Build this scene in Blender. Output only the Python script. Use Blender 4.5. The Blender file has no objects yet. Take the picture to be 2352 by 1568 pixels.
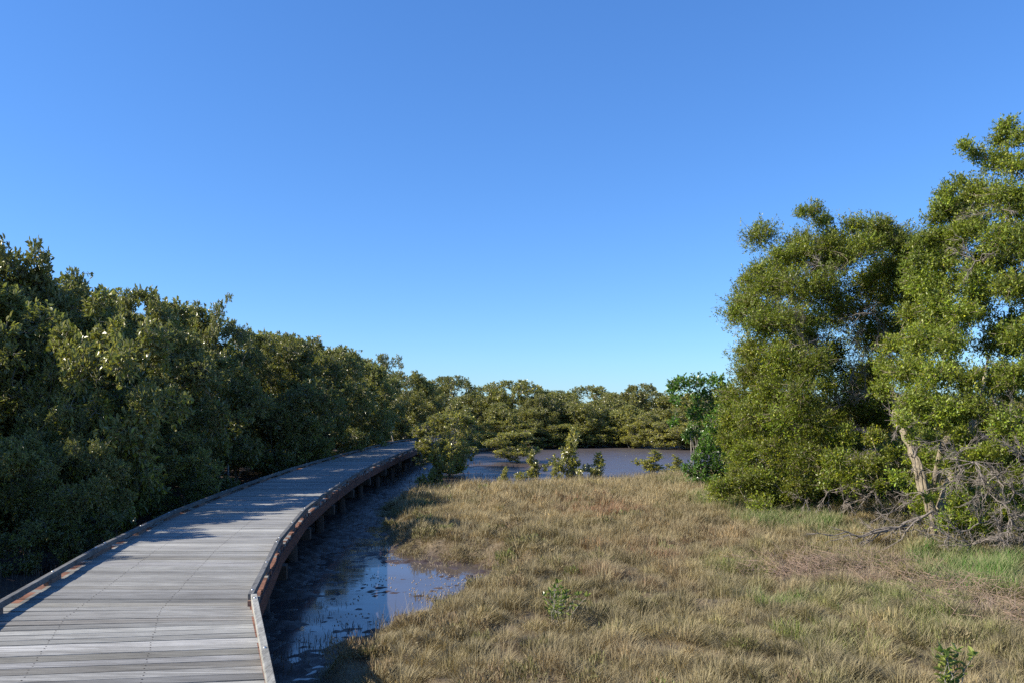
import bpy, math, random
import numpy as np
random.seed(7)
RNG = np.random.default_rng(7)
S = bpy.context.scene
COL = S.collection

# ------------------------------------------------------------------ camera, world, sun, exposure
CAM_H = 2.39                       # eye above the mud; the deck lies 0.74 above it
cam = bpy.data.cameras.new('camera'); co = bpy.data.objects.new('camera', cam); COL.objects.link(co)
co.location = (0, 0, CAM_H); co.rotation_euler = (math.radians(90), 0, 0)
cam.sensor_width = 36; cam.lens = 1801 / 2352 * 36; cam.shift_y = 154 / 2352; cam.clip_end = 5000
S.camera = co
SUNV = np.array([-1.46, -0.35, 1.0]); SUNV /= np.linalg.norm(SUNV)
EL = math.asin(SUNV[2]); AZ = math.atan2(SUNV[0], SUNV[1])
w = bpy.data.worlds.new('World'); S.world = w; w.use_nodes = True
nt = w.node_tree; nt.nodes.clear()
out = nt.nodes.new('ShaderNodeOutputWorld'); bg = nt.nodes.new('ShaderNodeBackground')
sky = nt.nodes.new('ShaderNodeTexSky'); sky.sky_type = 'NISHITA'; sky.sun_disc = False
sky.sun_elevation = EL; sky.sun_rotation = AZ % (2 * math.pi); sky.altitude = 0
sky.air_density = 1.0; sky.dust_density = 0.15; sky.ozone_density = 3.0
hs = nt.nodes.new('ShaderNodeHueSaturation'); hs.inputs['Saturation'].default_value = 1.2
tn = nt.nodes.new('ShaderNodeMix'); tn.data_type = 'RGBA'; tn.blend_type = 'MULTIPLY'; tn.inputs[0].default_value = 1; tn.inputs[7].default_value = (.656, 1.0, 1.51, 1)
gm = nt.nodes.new('ShaderNodeGamma'); gm.inputs[1].default_value = .76
nt.links.new(sky.outputs[0], gm.inputs[0]); nt.links.new(gm.outputs[0], hs.inputs['Color']); nt.links.new(hs.outputs[0], tn.inputs[6]); nt.links.new(tn.outputs[2], bg.inputs[0]); nt.links.new(bg.outputs[0], out.inputs[0])
bg.inputs[1].default_value = 0.105
sl = bpy.data.lights.new('sun', 'SUN'); sl.energy = 5.0; sl.angle = math.radians(0.5); sl.color = (1.0, 0.93, 0.82)
so = bpy.data.objects.new('sun', sl); COL.objects.link(so)
from mathutils import Vector
so.rotation_euler = Vector(SUNV).to_track_quat('Z', 'Y').to_euler()
S.view_settings.view_transform = 'Standard'; S.view_settings.look = 'None'
S.view_settings.exposure = 0.95
S.cycles.pixel_filter_width = 1.15; S.cycles.use_denoising = False; S.view_settings.gamma = 1.0

# ------------------------------------------------------------------ helpers
def up(px, py, h):                 # photo point (2352 wide) at height h above mud -> world x, y
    Z = 1801 * (CAM_H - h) / (py - 938); return ((px - 1176) / 1801 * Z, Z)

def norm(a): return a / np.maximum(np.linalg.norm(a, axis=-1, keepdims=True), 1e-9)

def _hash(ix, iy, s):
    h = (ix.astype(np.int64) * 374761393 + iy.astype(np.int64) * 668265263 + s * 974711) & 0xffffffff
    h = ((h ^ (h >> 13)) * 1274126177) & 0xffffffff
    return ((h ^ (h >> 16)) & 0xffff) / 65535.0
def vnoise(x, y, f=1.0, s=0):
    x = np.asarray(x, float) * f; y = np.asarray(y, float) * f
    ix = np.floor(x); iy = np.floor(y); fx = x - ix; fy = y - iy
    fx = fx * fx * (3 - 2 * fx); fy = fy * fy * (3 - 2 * fy)
    a = _hash(ix, iy, s); b = _hash(ix + 1, iy, s); c = _hash(ix, iy + 1, s); d = _hash(ix + 1, iy + 1, s)
    return (a * (1 - fx) + b * fx) * (1 - fy) + (c * (1 - fx) + d * fx) * fy
def fbm(x, y, f=1.0, s=0, o=4):
    r = 0; a = 1; t = 0
    for i in range(o):
        r = r + a * vnoise(x, y, f * 2.03 ** i, s + i * 17); t += a; a *= 0.5
    return r / t
def sstep(a, b, x):
    t = np.clip((x - a) / (b - a), 0, 1); return t * t * (3 - 2 * t)

def mesh(name, V, F, mat, parent=None, col=None, smooth=False, link=True):
    """V (n,3); F list of int arrays of one face size each, or one such array."""
    V = np.asarray(V, np.float32)
    if not isinstance(F, (list, tuple)): F = [F]
    F = [np.asarray(f, np.int32) for f in F if len(f)]
    me = bpy.data.meshes.new(name)
    me.vertices.add(len(V)); me.vertices.foreach_set('co', V.ravel())
    li = np.concatenate([f.ravel() for f in F]); sz = np.concatenate([np.full(len(f), f.shape[1], np.int32) for f in F])
    st = np.concatenate([[0], np.cumsum(sz)[:-1]]).astype(np.int32)
    me.loops.add(len(li)); me.loops.foreach_set('vertex_index', li)
    me.polygons.add(len(sz)); me.polygons.foreach_set('loop_start', st); me.polygons.foreach_set('loop_total', sz)
    me.polygons.foreach_set('use_smooth', np.full(len(sz), smooth, bool))
    if col is not None:
        ca = me.color_attributes.new('Col', 'FLOAT_COLOR', 'POINT')
        c4 = np.ones((len(V), 4), np.float32); c4[:, :3] = col; ca.data.foreach_set('color', c4.ravel())
    me.update(calc_edges=True); me.validate()
    me.materials.append(mat)
    o = bpy.data.objects.new(name, me)
    if link: COL.objects.link(o)
    if parent is not None: o.parent = parent
    return o

def tag(o, label=None, cat=None, group=None, kind=None):
    if label: o['label'] = label
    if cat: o['category'] = cat
    if group: o['group'] = group
    if kind: o['kind'] = kind
    return o
def thing(name, label, cat, loc=(0, 0, 0), rz=0, group=None):
    o = bpy.data.objects.new(name, None); COL.objects.link(o); o.location = loc; o.rotation_euler = (0, 0, rz)
    o.empty_display_size = 0.2
    return tag(o, label, cat, group)

class Tubes:                       # collects tapering tubes
    def __init__(s): s.V = []; s.F = []; s.n = 0
    def add(s, pts, rad, k=5):
        pts = np.asarray(pts, float); m = len(pts); rad = np.broadcast_to(rad, (m,))
        t = np.gradient(pts, axis=0); t = norm(t)
        ref = np.array([0.31, 0.22, 0.92]) if abs(t[0][2]) < 0.8 else np.array([0.9, 0.3, 0.1])
        a = norm(np.cross(t, ref)); b = np.cross(t, a)
        th = np.arange(k) / k * 2 * math.pi
        V = pts[:, None] + rad[:, None, None] * (a[:, None] * np.cos(th)[None, :, None] + b[:, None] * np.sin(th)[None, :, None])
        s.V.append(V.reshape(-1, 3))
        i = np.arange(m - 1)[:, None] * k; j = np.arange(k)[None]; j2 = (j + 1) % k
        s.F.append((np.stack([i + j, i + j2, i + k + j2, i + k + j], -1).reshape(-1, 4)) + s.n)
        s.n += m * k
    def segs(s, A, B, r0, r1, k=3):   # many straight twigs at once
        A = np.asarray(A, float); B = np.asarray(B, float); n = len(A)
        if n == 0: return
        t = norm(B - A); ref = np.where(np.abs(t[:, 2:3]) < 0.8, [[0.1, 0.2, 0.97]], [[0.95, 0.2, 0.1]])
        a = norm(np.cross(t, ref)); b = np.cross(t, a); th = np.arange(k) / k * 2 * math.pi
        ring = a[:, None] * np.cos(th)[None, :, None] + b[:, None] * np.sin(th)[None, :, None]
        r0 = np.broadcast_to(r0, (n,))[:, None, None]; r1 = np.broadcast_to(r1, (n,))[:, None, None]
        V = np.concatenate([A[:, None] + ring * r0, B[:, None] + ring * r1], 1)
        s.V.append(V.reshape(-1, 3)); j = np.arange(k); j2 = (j + 1) % k
        f = np.stack([j, j2, k + j2, k + j], -1)[None] + (np.arange(n) * 2 * k)[:, None, None]
        s.F.append(f.reshape(-1, 4) + s.n); s.n += n * 2 * k
    def build(s, name, mat, parent=None, smooth=True):
        return mesh(name, np.concatenate(s.V), np.concatenate(s.F), mat, parent, smooth=smooth)

class Boxes:
    def __init__(s): s.V = []; s.F = []; s.C = []; s.n = 0
    def prism(s, bot, z0, z1, col=(1, 1, 1), z1b=None):
        """bot: 4 xy points ccw; z0 bottom, z1 top."""
        bot = np.asarray(bot, float); z1 = np.broadcast_to(z1, (4,)); z0 = np.broadcast_to(z0, (4,))
        V = np.concatenate([np.c_[bot, z0], np.c_[bot, z1]])
        s.V.append(V); s.F.append(np.array([[3, 2, 1, 0], [4, 5, 6, 7], [0, 1, 5, 4], [1, 2, 6, 5], [2, 3, 7, 6], [3, 0, 4, 7]]) + s.n)
        s.C.append(np.broadcast_to(col, (8, 3))); s.n += 8
    def bar(s, p, q, wd, z0, z1, col=(1, 1, 1)):
        p = np.asarray(p, float); q = np.asarray(q, float); d = norm((q - p)[None])[0]; nn = np.array([d[1], -d[0]]) * wd / 2
        s.prism([p + nn, q + nn, q - nn, p - nn], z0, z1, col)
    def build(s, name, mat, parent=None, bevel=0):
        o = mesh(name, np.concatenate(s.V), np.concatenate(s.F), mat, parent, col=np.concatenate(s.C))
        if bevel:
            m = o.modifiers.new('bevel', 'BEVEL'); m.width = bevel; m.segments = 2; m.limit_method = 'ANGLE'
        return o

def leaves(P, D, N, L, W, C, six=True, fold=0.18):
    """leaf blades: base P, direction D, normal-ish N, length L, width W, colour C -> V,F,col"""
    n = len(P); D = norm(D); side = norm(np.cross(D, N)); nn = np.cross(side, D)
    L = np.broadcast_to(L, (n,))[:, None]; W = np.broadcast_to(W, (n,))[:, None]
    if six:
        k = 6
        V = np.stack([P, P + D * L * .32 + side * W * .5 + nn * W * fold, P + D * L * .72 + side * W * .42 + nn * (W * fold - L * .04),
                      P + D * L - nn * L * .12, P + D * L * .72 - side * W * .42 + nn * (W * fold - L * .04), P + D * L * .32 - side * W * .5 + nn * W * fold], 1)
        f = np.array([[0, 1, 2, 3], [0, 3, 4, 5]])
    else:
        k = 4
        V = np.stack([P, P + D * L * .5 + side * W * .5, P + D * L, P + D * L * .5 - side * W * .5], 1)
        f = np.array([[0, 1, 2, 3]])
    F = (f[None] + (np.arange(n) * k)[:, None, None]).reshape(-1, 4)
    return V.reshape(-1, 3), F, np.repeat(C, k, axis=0)

def rdir(n, rng=RNG):
    return norm(rng.normal(size=(n, 3)))

# ------------------------------------------------------------------ materials
def mat(name, rough=0.8, base=(.5, .5, .5)):
    m = bpy.data.materials.new(name); m.use_nodes = True; b = m.node_tree.nodes['Principled BSDF']
    b.inputs['Roughness'].default_value = rough; b.inputs['Base Color'].default_value = (*base, 1)
    return m, m.node_tree, b
def node(nt, t, **kw):
    n = nt.nodes.new(t)
    for k, v in kw.items():
        if k in n.inputs.keys() if hasattr(n.inputs, 'keys') else False: n.inputs[k].default_value = v
        else: setattr(n, k, v)
    return n
def noise(nt, scale, detail=5, rough=.6, vec=None, mscale=None, rot=None):
    n = nt.nodes.new('ShaderNodeTexNoise'); n.inputs['Scale'].default_value = scale; n.inputs['Detail'].default_value = detail; n.inputs['Roughness'].default_value = rough
    tc = nt.nodes.new('ShaderNodeTexCoord'); src = tc.outputs['Object']
    if mscale:
        mp = nt.nodes.new('ShaderNodeMapping'); mp.inputs['Scale'].default_value = mscale
        if rot: mp.inputs['Rotation'].default_value = rot
        nt.links.new(src, mp.inputs[0]); src = mp.outputs[0]
    nt.links.new(src, n.inputs['Vector']); return n
def ramp(nt, src, stops):
    r = nt.nodes.new('ShaderNodeValToRGB'); e = r.color_ramp.elements
    while len(e) > 1: e.remove(e[0])
    e[0].position = stops[0][0]; e[0].color = (*stops[0][1], 1)
    for p, c in stops[1:]:
        x = e.new(p); x.color = (*c, 1)
    nt.links.new(src, r.inputs[0]); return r
def mul(nt, a, b, blend='MULTIPLY', fac=1.0):
    m = nt.nodes.new('ShaderNodeMix'); m.data_type = 'RGBA'; m.blend_type = blend; m.inputs[0].default_value = fac
    for s, i in ((a, 6), (b, 7)):
        if hasattr(s, 'is_linked'): nt.links.new(s, m.inputs[i])
        else: m.inputs[i].default_value = (*s, 1)
    return m.outputs[2]
def attr(nt):
    a = nt.nodes.new('ShaderNodeAttribute'); a.attribute_name = 'Col'; return a.outputs['Color']
def bump(nt, b, src, strength=.4, dist=.01):
    bp = nt.nodes.new('ShaderNodeBump'); bp.inputs['Strength'].default_value = strength; bp.inputs['Distance'].default_value = dist
    nt.links.new(src, bp.inputs['Height']); nt.links.new(bp.outputs[0], b.inputs['Normal'])

def leaf_mat(name, under, rough, trans, spec=.5, tcol=(1.3, 1.5, .5)):
    m, nt, b = mat(name, rough); ca = attr(nt)
    oi = nt.nodes.new('ShaderNodeObjectInfo')
    g = nt.nodes.new('ShaderNodeNewGeometry')
    mx = nt.nodes.new('ShaderNodeMix'); mx.data_type = 'RGBA'
    nt.links.new(g.outputs['Backfacing'], mx.inputs[0])
    nt.links.new(ca, mx.inputs[6])
    un = mul(nt, mul(nt, ca, under, 'MIX', .75), (1, 1, 1)); nt.links.new(un, mx.inputs[7])
    hv = nt.nodes.new('ShaderNodeHueSaturation'); nt.links.new(mx.outputs[2], hv.inputs['Color'])
    mr = nt.nodes.new('ShaderNodeMapRange'); mr.inputs[3].default_value = .82; mr.inputs[4].default_value = 1.18
    nt.links.new(oi.outputs['Random'], mr.inputs[0]); nt.links.new(mr.outputs[0], hv.inputs['Value'])
    nt.links.new(hv.outputs[0], b.inputs['Base Color']); b.inputs['Specular IOR Level'].default_value = spec
    tr = nt.nodes.new('ShaderNodeBsdfTranslucent'); nt.links.new(mul(nt, hv.outputs[0], tcol), tr.inputs[0])
    ms = nt.nodes.new('ShaderNodeMixShader'); ms.inputs[0].default_value = trans
    o = nt.nodes['Material Output']; nt.links.new(b.outputs[0], ms.inputs[1]); nt.links.new(tr.outputs[0], ms.inputs[2]); nt.links.new(ms.outputs[0], o.inputs[0])
    return m
M = {}
M['mangrove_leaf'] = leaf_mat('mangrove_leaf', (.27, .27, .14), .31, .22)
M['small_leaf'] = leaf_mat('small_leaf', (.22, .25, .07), .45, .27, .35, (1.3, 1.4, .4))
M['gloss_leaf'] = leaf_mat('gloss_leaf', (.12, .2, .06), .3, .25, .5, (1.2, 1.6, .4))
M['grass'] = leaf_mat('grass_blade', (.30, .25, .14), .65, .25, .25, (1.2, 1.05, .75))
M['green_grass'] = M['grass']
def bark_mat(name, c1, c2):
    m, nt, b = mat(name, .9); n = noise(nt, 6, 6, .7, mscale=(3, 3, .6)); r = ramp(nt, n.outputs[0], [(.3, c1), (.7, c2)])
    nt.links.new(r.outputs[0], b.inputs['Base Color']); bump(nt, b, n.outputs[0], .8, .03); return m
M['mangrove_bark'] = bark_mat('mangrove_bark', (.16, .14, .11), (.36, .33, .28))
M['paper_bark'] = bark_mat('paper_bark', (.12, .095, .06), (.36, .30, .20))
M['twig'] = bark_mat('dead_twig', (.12, .10, .08), (.27, .23, .19))

def wood_mat(name, tint, streak=(1.2, 30, 30), rough=.85):
    m, nt, b = mat(name, rough); ca = attr(nt)
    n1 = noise(nt, 1.0, 8, .7, mscale=streak); n2 = noise(nt, .9, 3, .5); n3 = noise(nt, 1.0, 6, .75, mscale=(streak[0] * 4, streak[1] * 4, streak[2] * 4))
    r1 = ramp(nt, n1.outputs[0], [(.28, (.45, .44, .43)), (.5, (.95, .95, .95)), (.72, (1.35, 1.36, 1.38))])
    r2 = ramp(nt, n2.outputs[0], [(.3, (.85, .84, .83)), (.7, (1.12, 1.12, 1.12))])
    r3 = ramp(nt, n3.outputs[0], [(.3, (.6, .6, .6)), (.55, (1.05, 1.05, 1.05))])
    c = mul(nt, mul(nt, mul(nt, ca, r1.outputs[0]), r2.outputs[0]), r3.outputs[0]); c = mul(nt, c, tint)
    nt.links.new(c, b.inputs['Base Color']); bump(nt, b, n3.outputs[0], .5, .006); b.inputs['Specular IOR Level'].default_value = .3
    return m
M['deck'] = wood_mat('deck_wood', (1, 1, 1))
M['rail'] = wood_mat('rail_wood', (1, 1, 1), (14, 2.5, 14))
M['beam'] = wood_mat('beam_wood', (1, 1, 1), (6, 1.5, 10))
M['post'] = bark_mat('post_wood', (.045, .032, .025), (.10, .07, .055))
m, nt_, b_ = mat('galvanised_bolt', .4, (.55, .55, .52)); b_.inputs['Metallic'].default_value = .8; M['bolt'] = m

# ground: wet mud low down, brown soil and litter on the raised meadow
m, nt_, b_ = mat('mud_ground', .5); b_.inputs['Specular IOR Level'].default_value = .3; ca = attr(nt_)
n1 = noise(nt_, 3, 8, .65); n2 = noise(nt_, 25, 6, .7)
r1 = ramp(nt_, n1.outputs[0], [(.3, (.7, .68, .66)), (.7, (1.25, 1.25, 1.25))])
c = mul(nt_, ca, r1.outputs[0]); r2 = ramp(nt_, n2.outputs[0], [(.3, (.75, .75, .75)), (.7, (1.2, 1.2, 1.2))]); c = mul(nt_, c, r2.outputs[0])
nt_.links.new(c, b_.inputs['Base Color']); bump(nt_, b_, n2.outputs[0], .35, .02)
geo = nt_.nodes.new('ShaderNodeNewGeometry'); sx = nt_.nodes.new('ShaderNodeSeparateXYZ'); nt_.links.new(geo.outputs['Position'], sx.inputs[0])
mr = nt_.nodes.new('ShaderNodeMapRange'); mr.inputs[1].default_value = 0.0; mr.inputs[2].default_value = .1; mr.inputs[3].default_value = .48; mr.inputs[4].default_value = .85
nt_.links.new(sx.outputs[2], mr.inputs[0]); nt_.links.new(mr.outputs[0], b_.inputs['Roughness']); M['mud'] = m
# shallow muddy water
m, nt_, b_ = mat('muddy_water', .03, (.075, .062, .06)); b_.inputs['IOR'].default_value = 1.45; b_.inputs['Specular IOR Level'].default_value = .6
n1 = noise(nt_, 5, 3, .5); bump(nt_, b_, n1.outputs[0], .03, .01)
geo = nt_.nodes.new('ShaderNodeNewGeometry'); sx = nt_.nodes.new('ShaderNodeSeparateXYZ'); nt_.links.new(geo.outputs['Position'], sx.inputs[0])
mr = nt_.nodes.new('ShaderNodeMapRange'); mr.inputs[1].default_value = 19; mr.inputs[2].default_value = 29; mr.inputs[3].default_value = .03; mr.inputs[4].default_value = .8
nt_.links.new(sx.outputs[1], mr.inputs[0])
bpn = [x for x in nt_.nodes if x.type == 'BUMP'][0]; nt_.links.new(mr.outputs[0], bpn.inputs['Strength']); n1.inputs['Scale'].default_value = 9; bpn.inputs['Distance'].default_value = .02
n2 = noise(nt_, .6, 4, .6, mscale=(1, 2.5, 1)); r2 = ramp(nt_, n2.outputs[0], [(.42, (.04, .04, .04)), (.62, (.16, .16, .16))]); mrr = nt_.nodes.new('ShaderNodeMapRange'); mrr.inputs[1].default_value = 19; mrr.inputs[2].default_value = 28; mrr.inputs[3].default_value = 0; mrr.inputs[4].default_value = .27
nt_.links.new(sx.outputs[1], mrr.inputs[0]); ad = nt_.nodes.new('ShaderNodeMath'); nt_.links.new(mrr.outputs[0], ad.inputs[0]); nt_.links.new(r2.outputs[0], ad.inputs[1]); nt_.links.new(ad.outputs[0], b_.inputs['Roughness'])
M['water'] = m
m, nt_, b_ = mat('root_spike', .8, (.12, .085, .06)); M['spike'] = m
m, nt_, b_ = mat('snail_shell', .5, (.32, .25, .17)); M['shell'] = m

# ------------------------------------------------------------------ terrain
FIELD = np.array([(2.5, -6), (.9, 0), (-.35, 3.4), (-1.15, 5.4), (-1.65, 6.8), (-1.72, 7.6), (-1.5, 8.3), (-1.05, 8.75), (-.82, 9.3), (-.88, 10.0), (-.5, 10.5),
                  (-.05, 11.0), (.2, 11.5), (-.35, 11.95), (-1.1, 12.3), (-1.55, 12.8), (-1.95, 13.4), (-2.25, 14.8), (-2.55, 16.5), (-2.9, 18.3), (-2.75, 19.8),
                  (-2.0, 21.6), (-.1, 23.0), (3, 23.9), (5.8, 25.8), (8, 31), (13, 38), (40, 55), (90, 60), (90, -6)], float)
def poly_sd(x, y, P):              # positive inside
    x = np.asarray(x, float).ravel(); y = np.asarray(y, float).ravel(); d = np.full(x.shape, 1e9); ins = np.zeros(x.shape, bool)
    for i in range(len(P)):
        a = P[i]; b = P[(i + 1) % len(P)]; e = b - a
        t = np.clip(((x - a[0]) * e[0] + (y - a[1]) * e[1]) / (e @ e), 0, 1)
        d = np.minimum(d, np.hypot(x - a[0] - t * e[0], y - a[1] - t * e[1]))
        c = (a[1] > y) != (b[1] > y)
        with np.errstate(divide='ignore', invalid='ignore'):
            xi = a[0] + (y - a[1]) / (e[1] if e[1] else 1e-9) * e[0]
        ins ^= c & (x < xi)
    return np.where(ins, d, -d)
CKR = np.array([(-3, 1.5), (.2, .25), (3.25, -.95), (6.3, -2.1), (9.1, -2.75), (12, -3.2), (14.9, -3.5), (17.8, -3.7), (20.8, -3.9), (40, -3.9)])   # right side of the boardwalk
def field_sd(x, y):
    return poly_sd(x, y, FIELD) + (fbm(x, y, 1.6, 5, 3).ravel() - .5) * .7
def ground_z(x, y, sd=None):
    x = np.asarray(x, float).ravel(); y = np.asarray(y, float).ravel()
    if sd is None: sd = field_sd(x, y)
    m = sstep(-.12, .45, sd)
    mound = .13 + .16 * (fbm(x, y, .9, 3, 4) - .4) + .14 * fbm(x, y, 3.2, 9, 2) ** 1.5 + .004 * np.clip(sd, 0, 30)
    far = sstep(22, 30, y)
    mud = -.016 - .05 * far + .085 * (1 - .45 * far) * (fbm(x, y * 1.3, 2.2, 21, 5) - .5) + .05 * (fbm(x, y, .35, 33, 3) - .5) + .05 * (1 - far) * (fbm(x, y * 1.6, 8, 27, 3) - .5)
    mud = mud + .028 * sstep(.9, -.3, x - np.interp(y, CKR[:, 0], CKR[:, 1])) * (1 - far) + .075 * (1 - far) * (fbm(x, y * 1.8, 12, 47, 3) - .5)
    mud = mud + .085 * np.exp(-((y - 33 - .25 * x) / 2.2) ** 2 - ((x - 0) / 4.5) ** 2)
    # far flat: bars of mud; forest floor on the left and beyond the far shore stands a little higher
    forest = sstep(-4.6, -7.5, x + 0 * y) * .13 + sstep(46, 54, y + .12 * x + 3 * (fbm(x, y, .12, 8, 2) - .5)) * .16
    mud = mud + forest + .012 * sstep(-2.6, -3.4, x) * sstep(25, 20, y)
    return mud * (1 - m) + mound * m

def axis(parts):
    a = []
    for s, e, st in parts: a.append(np.arange(s, e, st))
    return np.concatenate(a + [np.array([parts[-1][1]])])
gx = axis([(-600, -60, 30), (-60, -14, 1.5), (-14, -5.5, .2), (-5.5, 4, .05), (4, 12, .12), (12, 60, 1.2), (60, 600, 30)])
gy = axis([(-40, 0, 4), (0, 6, .2), (6, 16, .055), (16, 28, .1), (28, 56, .2), (56, 120, 2), (120, 1500, 60)])
X, Y = np.meshgrid(gx, gy); sd = field_sd(X, Y); Zg = ground_z(X, Y, sd)
nx, ny = len(gx), len(gy); idx = np.arange(nx * ny).reshape(ny, nx)
F = np.stack([idx[:-1, :-1], idx[:-1, 1:], idx[1:, 1:], idx[1:, :-1]], -1).reshape(-1, 4)
mm = sstep(-.1, .3, sd)[:, None]
bank = fbm(X, Y, 1.2, 55, 3).ravel()[:, None]
cmud = np.array([.062, .043, .034]) * (0.8 + .4 * bank); csoil = np.array([.15, .115, .07]) * (0.7 + .6 * bank)
g = mesh('ground', np.c_[X.ravel(), Y.ravel(), Zg], F, M['mud'], col=cmud * (1 - mm) + csoil * mm, smooth=True); tag(g, kind='structure')
wv = np.array([(-70, -10, 0), (70, -10, 0), (70, 130, 0), (-70, 130, 0)], float)
g = mesh('water', wv, np.array([[0, 1, 2, 3]]), M['water']); tag(g, kind='structure')

# ------------------------------------------------------------------ boardwalk
CK = np.array([(-3, .45), (0.2, -.78), (3.25, -1.955), (6.3, -3.13), (9.1, -3.73), (12.0, -4.19), (14.9, -4.47), (17.8, -4.68), (20.8, -4.84), (23.8, -4.90), (26.8, -4.91), (29.8, -4.90),
               (32.8, -4.87), (35.8, -4.80), (38.8, -4.6), (41.5, -4.1), (44, -3.5), (47, -3.3), (50, -3.35), (56, -3.7), (62, -4.0), (70, -4.3), (80, -4.6)])
DZ = 0.74
def cx(y): return np.interp(y, CK[:, 0], CK[:, 1])
def nrm_at(i):                     # mitred normal and half width scale at joint i
    a = CK[max(i - 1, 0)]; b = CK[i]; c = CK[min(i + 1, len(CK) - 1)]
    d1 = norm(np.array([[b[1] - a[1], b[0] - a[0]]]))[0] if i else norm(np.array([[c[1] - b[1], c[0] - b[0]]]))[0]
    d2 = norm(np.array([[c[1] - b[1], c[0] - b[0]]]))[0] if i < len(CK) - 1 else d1
    n1 = np.array([d1[1], -d1[0]]); n2 = np.array([d2[1], -d2[0]]); n = norm((n1 + n2)[None])[0]
    return n / (n @ n1)
NR = [nrm_at(i) for i in range(len(CK))]
def offset_pts(o): return np.array([np.array([CK[i][1], CK[i][0]]) + NR[i] * o for i in range(len(CK))])
def edge_x(y, o):
    p = offset_pts(o); return np.interp(y, p[:, 1], p[:, 0])
bw = thing('boardwalk', 'curving weathered grey timber boardwalk with low kerb rails above the dark mud', 'boardwalk')
dk = Boxes(); nails = Boxes()
y = -1.4; red = np.array([.21, .10, .065])
while y < 79:
    wd = .124 + random.uniform(-.003, .003); tilt = .125 * float(sstep(6.8, 5.6, np.array(y))) + random.gauss(0, .002)
    xc = cx(y); g1 = random.gauss(0, 1); base = np.array([.245, .243, .23]) * (1 + .15 * g1) * np.array([1, 1 - .01 * random.random(), 1 - .05 * random.random()])
    if random.random() < .12: base = base * random.uniform(1.12, 1.38)
    if random.random() < .07: base = base * np.array([.72, .70, .66])
    y0, y1 = y, y + wd; zt = DZ + random.uniform(-.003, .002); tw = random.uniform(-.002, .002)
    def Xat(yy, o):                # x where the tilted line crosses the edge curve
        x = edge_x(yy, o)
        for _ in range(3): x = edge_x(yy + tilt * (x - xc), o)
        return float(x)
    jit = random.uniform(.0, .05); jl = random.uniform(0, .05)
    es = [-(1.02 + jl), -.965, -.3, .35, .965, 1.0 + jit * .4]
    for k in range(5):
        if k in (1, 2, 3) and k != 2 and False: pass
    cuts = [(es[0], es[1], red * random.uniform(.6, 1.2) if random.random() < .7 else base), (es[1], es[4], base), (es[4], es[5], red * random.uniform(.6, 1.2) if random.random() < .7 else base)]
    for a, b, c in cuts:
        xa0, xb0, xa1, xb1 = Xat(y0, a), Xat(y0, b), Xat(y1, a), Xat(y1, b)
        q = [(xa0, y0 + tilt * (xa0 - xc)), (xb0, y0 + tilt * (xb0 - xc)), (xb1, y1 + tilt * (xb1 - xc)), (xa1, y1 + tilt * (xa1 - xc))]
        dk.prism(q, zt - .035, [zt - tw, zt - tw, zt + tw, zt + tw], c)
    if y < 20:
        for o in (-.41, .27):
            for f in (.27, .73):
                yy = y0 + wd * f; xx = Xat(yy, o) + random.uniform(-.006, .006); yy = yy + tilt * (xx - xc)
                nails.prism([(xx - .0035, yy - .0035), (xx + .0035, yy - .0035), (xx + .0035, yy + .0035), (xx - .0035, yy + .0035)], zt - .01, zt + .0025, (.06, .05, .045))
    y += wd + random.uniform(.001, .0035)
dk.build('deck', M['deck'], bw); tag(nails.build('nail', M['rail'], bw), kind='stuff')
RW, RH, RB = .048, .055, .045
for side in (-1, 1):
    o_in = side * (.95 + RW / 2); P = offset_pts(o_in)
    for i in range(len(CK) - 1):
        r = Boxes(); a, b = P[i].copy(), P[i + 1].copy(); d = norm((b - a)[None])[0]
        a = a + d * .004; b = b - d * .004
        if side == 1 and i == 2: b = b + np.array([.028, .0])
        tone = random.uniform(.75, 1.15)
        colr = np.array([.125, .125, .12]) * tone
        if i <= 2: colr = np.array([.27, .265, .235])
        r.bar(a, b, RW, DZ + RB, DZ + RB + RH, colr); rail = r.build('kerb_rail', M['rail'], bw, .003)
        if CK[i][0] < 36:
            for t in ((.05, .5, .95) if i > 0 else (.5, .95)):
                c = a + (b - a) * t; q = Boxes(); q.bar(c - d * .17, c + d * .17, RW - .006, DZ - .002, DZ + RB + .001, np.array([.2, .13, .1]))
                q.build('kerb_block', M['rail'], rail)
                if CK[i][0] < 22:
                    bb = Tubes(); z = DZ + RB + RH; bb.add([(c[0], c[1], z - .01), (c[0], c[1], z + .004), (c[0], c[1], z + .008), (c[0], c[1], z + .0095)], [.011, .011, .008, .0005], 10)
                    bb.build('bolt', M['bolt'], rail)
    # outer stringer beams, one per span, and inner ones
    for off, nm in ((1.0, 'side_beam'), (.33, 'joist')):
        P = offset_pts(side * off)
        for i in range(len(CK) - 1):
            if off < .9 and CK[i][0] > 30: continue
            r = Boxes(); r.bar(P[i], P[i + 1], .06, DZ - .038 - .155, DZ - .0385, np.array([.12, .048, .03]) * random.uniform(.75, 1.1)); r.build(nm, M['beam'], bw)
for i in range(1, len(CK)):
    c = np.array([CK[i][1], CK[i][0]]); n = NR[i]; n = n / np.linalg.norm(n)
    r = Boxes(); r.bar(c - n * 1.08, c + n * 1.08, .17, DZ - .1935 - .17, DZ - .1938, (.06, .042, .03)); r.build('bearer', M['beam'], bw)
    for s in (-1, 1):
        r = Tubes(); p = c + n * s * .8; r.add([(p[0], p[1], -.4), (p[0], p[1], .1), (p[0], p[1], DZ - .3637)], [.085, .085, .08], 12)
        r.build('post', M['post'], bw)

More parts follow.
